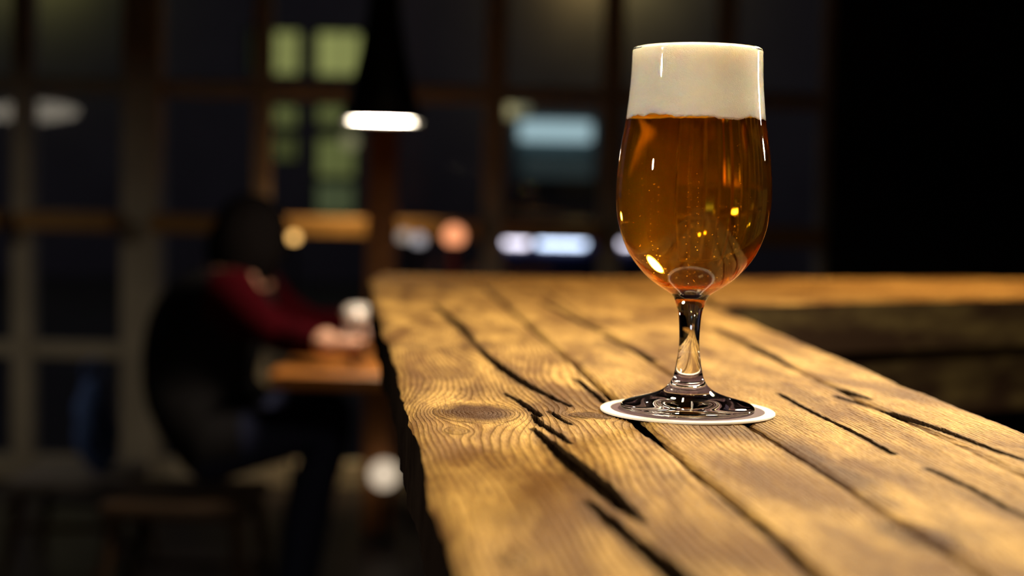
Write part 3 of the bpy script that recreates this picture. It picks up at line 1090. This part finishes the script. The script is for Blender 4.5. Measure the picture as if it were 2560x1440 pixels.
# small round light low beside the bar
fl = at(960, 1186, 4.88)
M_fl = emit('floor_lamp_glow', (1.0, .80, .58), .72)
flo = thing('globe_light', 'small cream globe light low beyond the left edge of the bar', 'lamp', (fl.x, fl.y, 0))
bm = bmesh.new()
bmesh.ops.create_uvsphere(bm, u_segments=24, v_segments=16, radius=.048, matrix=Matrix.Translation((0, 0, fl.z)))
bmo('globe', bm, M_fl, flo, smooth=True)
bmo('base', lathe(bmesh.new(), [(0, 0), (.04, 0), (.04, .01), (.012, .02), (.012, fl.z - .044), (.02, fl.z - .04), (0, fl.z - .04)], 24), M_black, flo, smooth=True)

# ------------------------------------------------------------------ building across the street
BY = 20.0
bld = thing('street_building', 'dark rendered building with lit windows across the street', 'building', (0, BY, 0))
# lit casements: (px left, px right, py top, py bottom, colour, strength)
G1 = (.62, .64, .21); G2 = (.42, .46, .15); G3 = (.30, .36, .17)
LIT = [(674, 748, 72, 190, G1, .42), (782, 900, 72, 190, G1, .46), (676, 744, 262, 318, G2, .30), (676, 744, 336, 405, G2, .15), (784, 892, 258, 312, G2, .27), (786, 890, 338, 445, G2, .30), (786, 890, 452, 540, G3, .22), (612, 650, 70, 190, G3, .05)]
pX = lambda x, y: at(x, y, BY)
hx0, hx1 = -9.0, 6.0
# wall pieces left around the openings: build as a grid of blocks with the openings left out
xs = sorted({hx0, hx1} | {pX(l[k], 300).x for l in LIT for k in (0, 1)} | {pX(1290, 300).x, pX(1490, 300).x})
zs_ = sorted({-.2, 7.5} | {pX(780, l[k]).z for l in LIT for k in (2, 3)} | {pX(1390, 292).z, pX(1390, 470).z})
holes = [(pX(l[0], 300).x, pX(l[1], 300).x, pX(780, l[3]).z, pX(780, l[2]).z) for l in LIT] + [(pX(1290, 300).x, pX(1490, 300).x, pX(1390, 470).z, pX(1390, 292).z)]
bm = bmesh.new()
for xa, xb in zip(xs, xs[1:]):
    if xb - xa < 1e-5: continue
    for za, zb in zip(zs_, zs_[1:]):
        cx, cz = (xa + xb) / 2, (za + zb) / 2
        if any(h[0] - 1e-6 < cx < h[1] + 1e-6 and h[2] - 1e-6 < cz < h[3] + 1e-6 for h in holes): continue
        box(bm, (xa, BY, za), (xb, BY + .35, zb))
bmo('wall', bm, M_render, bld, world=True)
M_cas = plain('casement_paint', (.05, .05, .045), .6)
for (xl, xr, yt, yb, col, k), h in zip(LIT, holes):
    fbm_ = bmesh.new()
    q = .035
    box(fbm_, (h[0], BY + .10, h[2]), (h[0] + q, BY + .16, h[3])); box(fbm_, (h[1] - q, BY + .10, h[2]), (h[1], BY + .16, h[3]))
    box(fbm_, (h[0], BY + .10, h[2]), (h[1], BY + .16, h[2] + q)); box(fbm_, (h[0], BY + .10, h[3] - q), (h[1], BY + .16, h[3]))
    fo = bmo('window', fbm_, M_cas, bld, world=True)
    t = NT('lit_curtain')
    # curtain of the lit room: folds are real, the cloth glows with the room light behind it
    cm = t.done(t.n('Emission', {0: col, 1: k}))
    bmc = bmesh.new()
    n_ = 40
    rowv = []
    for zz in (h[2], h[3]):
        rowv.append([bmc.verts.new((h[0] + (h[1] - h[0]) * j / n_, BY + .24 + .025 * math.sin(j * 1.3), zz)) for j in range(n_ + 1)])
    for j in range(n_):
        bmc.faces.new((rowv[0][j], rowv[0][j + 1], rowv[1][j + 1], rowv[1][j]))
    co = bmo('curtain', bmc, cm, fo, world=True)
    bmo('glazing_bar', box(bmesh.new(), ((h[0] + h[1]) / 2 - .008 + .12 * (h[1] - h[0]), BY + .11, h[2]), ((h[0] + h[1]) / 2 + .008 + .12 * (h[1] - h[0]), BY + .15, h[3])), M_cas, fo, world=True)
# cold-lit shop window
h = holes[-1]
sw = bmo('shop_window', box(bmesh.new(), (h[0], BY + .30, h[2]), (h[1], BY + .34, h[3])), plain('shop_back_wall', (.22, .30, .32), .8), bld, world=True)
M_tube = emit('cold_light_box', (.52, .72, .80), .78)
zt = h[3]
bmo('light_box', box(bmesh.new(), (h[0] + .05, BY + .05, pX(1390, 352).z), (h[1] - .05, BY + .16, zt - .06), .04, 3), M_tube, sw, world=True)
M_glow2 = emit('lit_shelf_panel', (.30, .42, .44), .07)
bmo('lit_panel', box(bmesh.new(), (h[0] + .12, BY + .20, pX(1390, 455).z), (h[1] - .02, BY + .22, pX(1390, 385).z), .01), M_glow2, sw, world=True)
for j in range(7):
    xx = h[0] + .12 + j * .135 + .03 * math.sin(j * 2.1)
    bmo('display_figure', lathe(bmesh.new(), [(0, 0), (.03, 0), (.035, .16 + .04 * (j % 3)), (.012, .22 + .04 * (j % 3)), (0, .23 + .04 * (j % 3))], 10), M_black, sw).matrix_parent_inverse = Matrix.Translation((xx, BY + .13 - BY, pX(1390, 372).z - .1)) if False else Matrix.Translation((xx, .12, pX(1390, 390).z))
# wall lamps on the building
M_wl = emit('wall_lamp_glow', (.85, .68, .28), 1.0)
for x, y, r, k, lab, col in ((875, 353, 20, .34, 'olive wall lamp just below left of the black pendant', (.72, .66, .34)),
                        (1272, 274, 20, .50, 'left of two yellowish wall lamps above the cold shop window', (.85, .72, .36)),
                        (1305, 272, 18, .26, 'right of two yellowish wall lamps above the cold shop window', (.75, .72, .45))):
    c = at(x, y, BY - .35)
    wl = thing('wall_lamp', lab, 'lamp', c, 0)
    bm = bmesh.new()
    bmesh.ops.create_uvsphere(bm, u_segments=20, v_segments=14, radius=r / F * BY)
    bmo('globe', bm, emit('wall_lamp_glow', col, k), wl, smooth=True)
    bmo('bracket', tube(bmesh.new(), [(0, .02, r / F * BY), (0, .12, r / F * BY + .06), (0, .35, r / F * BY + .02)], .02, 8), M_black, wl, smooth=True)


def wash(px_, py_, k, col, off=.55):
    l = bpy.data.lights.new('facade_light', 'POINT')
    l.energy = k; l.color = col; l.shadow_soft_size = .12
    o = bpy.data.objects.new('facade_light', l)
    C.objects.link(o)
    o.location = at(px_, py_, BY - off)


wash(1462, -60, 7.0, (1, .66, .22), .45)
wash(1590, -90, 9, (1, .80, .30), .6)
wash(10, -70, 4, (.85, .78, .25), .5)
wash(130, -90, 3.5, (.85, .80, .20), .5)

# ------------------------------------------------------------------ parked car facing the window
CY = 15.5
M_car = plain('navy_car_paint', (.010, .012, .045), .3, .1, 3, .5)
M_carglass = plain('car_glass', (.006, .007, .010), .15, .1, 3, .5)
cc = at(1420, 600, CY)
car = thing('car', 'dark navy parked car facing the window with cold white lights', 'car', (cc.x, CY, -.06))
bm = bmesh.new()
sec = [(0, .25, .62, .74), (.05, .2, .78, .80), (.9, .2, .92, .86), (1.5, .2, 1.0, .87), (3.9, .22, .98, .86), (4.2, .3, .8, .80)]
prev = None
for y, z0, z1, hw in sec:
    ring_ = [bm.verts.new(p) for p in ((-hw * .96, y, z0), (-hw, y, (z0 + z1) / 2), (-hw * .93, y, z1 - .03), (-hw * .5, y, z1), (hw * .5, y, z1), (hw * .93, y, z1 - .03), (hw, y, (z0 + z1) / 2), (hw * .96, y, z0))]
    if prev:
        for k in range(8): bm.faces.new((prev[k], prev[(k + 1) % 8], ring_[(k + 1) % 8], ring_[k]))
    else: bm.faces.new(ring_)
    prev = ring_
bm.faces.new(prev[::-1])
bmo('body', bm, M_car, car)
bm = bmesh.new()
prev = None
for y, z, hw in ((1.25, .97, .76), (2.0, 1.44, .58), (3.0, 1.46, .58), (3.85, 1.0, .72)):
    ring_ = [bm.verts.new(p) for p in ((-hw, y, .9), (-hw * (.96), y, z - .04), (-hw * .7, y, z), (hw * .7, y, z), (hw * .96, y, z - .04), (hw, y, .9))]
    if prev:
        for k in range(6): bm.faces.new((prev[k], prev[(k + 1) % 6], ring_[(k + 1) % 6], ring_[k]))
    else: bm.faces.new(ring_)
    prev = ring_
bm.faces.new(prev[::-1])
bmo('cabin', bm, M_carglass, car)
for sx in (-1, 1):
    for y in (.8, 3.4):
        bmo('wheel', tube(bmesh.new(), [(sx * .62, y, .32), (sx * .66, y, .32), (sx * .84, y, .32), (sx * .87, y, .32)], [.26, .32, .32, .26], 24), M_black, car)
M_hl = emit('headlight_glow', (.82, .74, .90), 5.0)
M_hl2 = emit('plate_glow', (.62, .72, .98), 5.6)  # number plate made to glow in place of reflected light
lz = cc.z + .06
hl_w = lambda p, q: (q - p) / F * CY
for (p, q, yt, yb, mt, nm) in ((1262, 1322, 582, 614, M_hl, 'headlight'), (1344, 1464, 577, 617, M_hl2, 'glowing_plate'), (1548, 1594, 585, 615, M_hl, 'headlight')):
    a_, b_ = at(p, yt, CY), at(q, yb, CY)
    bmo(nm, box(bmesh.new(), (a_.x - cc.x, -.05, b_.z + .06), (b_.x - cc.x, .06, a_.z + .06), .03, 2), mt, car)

# ------------------------------------------------------------------ small lamps on slim stands along the window sill
for x, y, r, col, k, lab, post, y_ in (
        (735, 594, 12, (1.0, .55, .16), 2.6, "amber lamp on a slim stand just right of the drinker's head", M_black, 5.30),
        (1010, 591, 16, (.75, .62, .52), .55, 'left one of two pale lamps on stands right of the timber pillar', M_black, 5.36),
        (1047, 600, 17, (.70, .66, .70), .65, 'right one of two pale lamps on stands right of the timber pillar', M_black, 5.20),
        (1135, 589, 27, (1.0, .36, .16), 1.35, 'orange globe lamp on a red stand beyond the far end of the bar', plain('red_stand', (.62, .10, .09), .6), 5.30)):
    c = at(x, y, y_)
    t_ = thing('stand_lamp', lab, 'lamp', (c.x, c.y, 0))
    R = r / F * y_
    z = c.z
    bm = bmesh.new()
    bmesh.ops.create_uvsphere(bm, u_segments=24, v_segments=16, radius=R, matrix=Matrix.Translation((0, 0, z)))
    bmo('globe', bm, emit('stand_lamp_glow', col, k), t_, smooth=True)
    bmo('stand', lathe(bmesh.new(), [(0, 0), (R, 0), (R, .02), (R * .5, .04), (R * .45, z - R * .9), (R * .7, z - R * .8), (0, z - R * .8)], 20), post, t_, smooth=True)
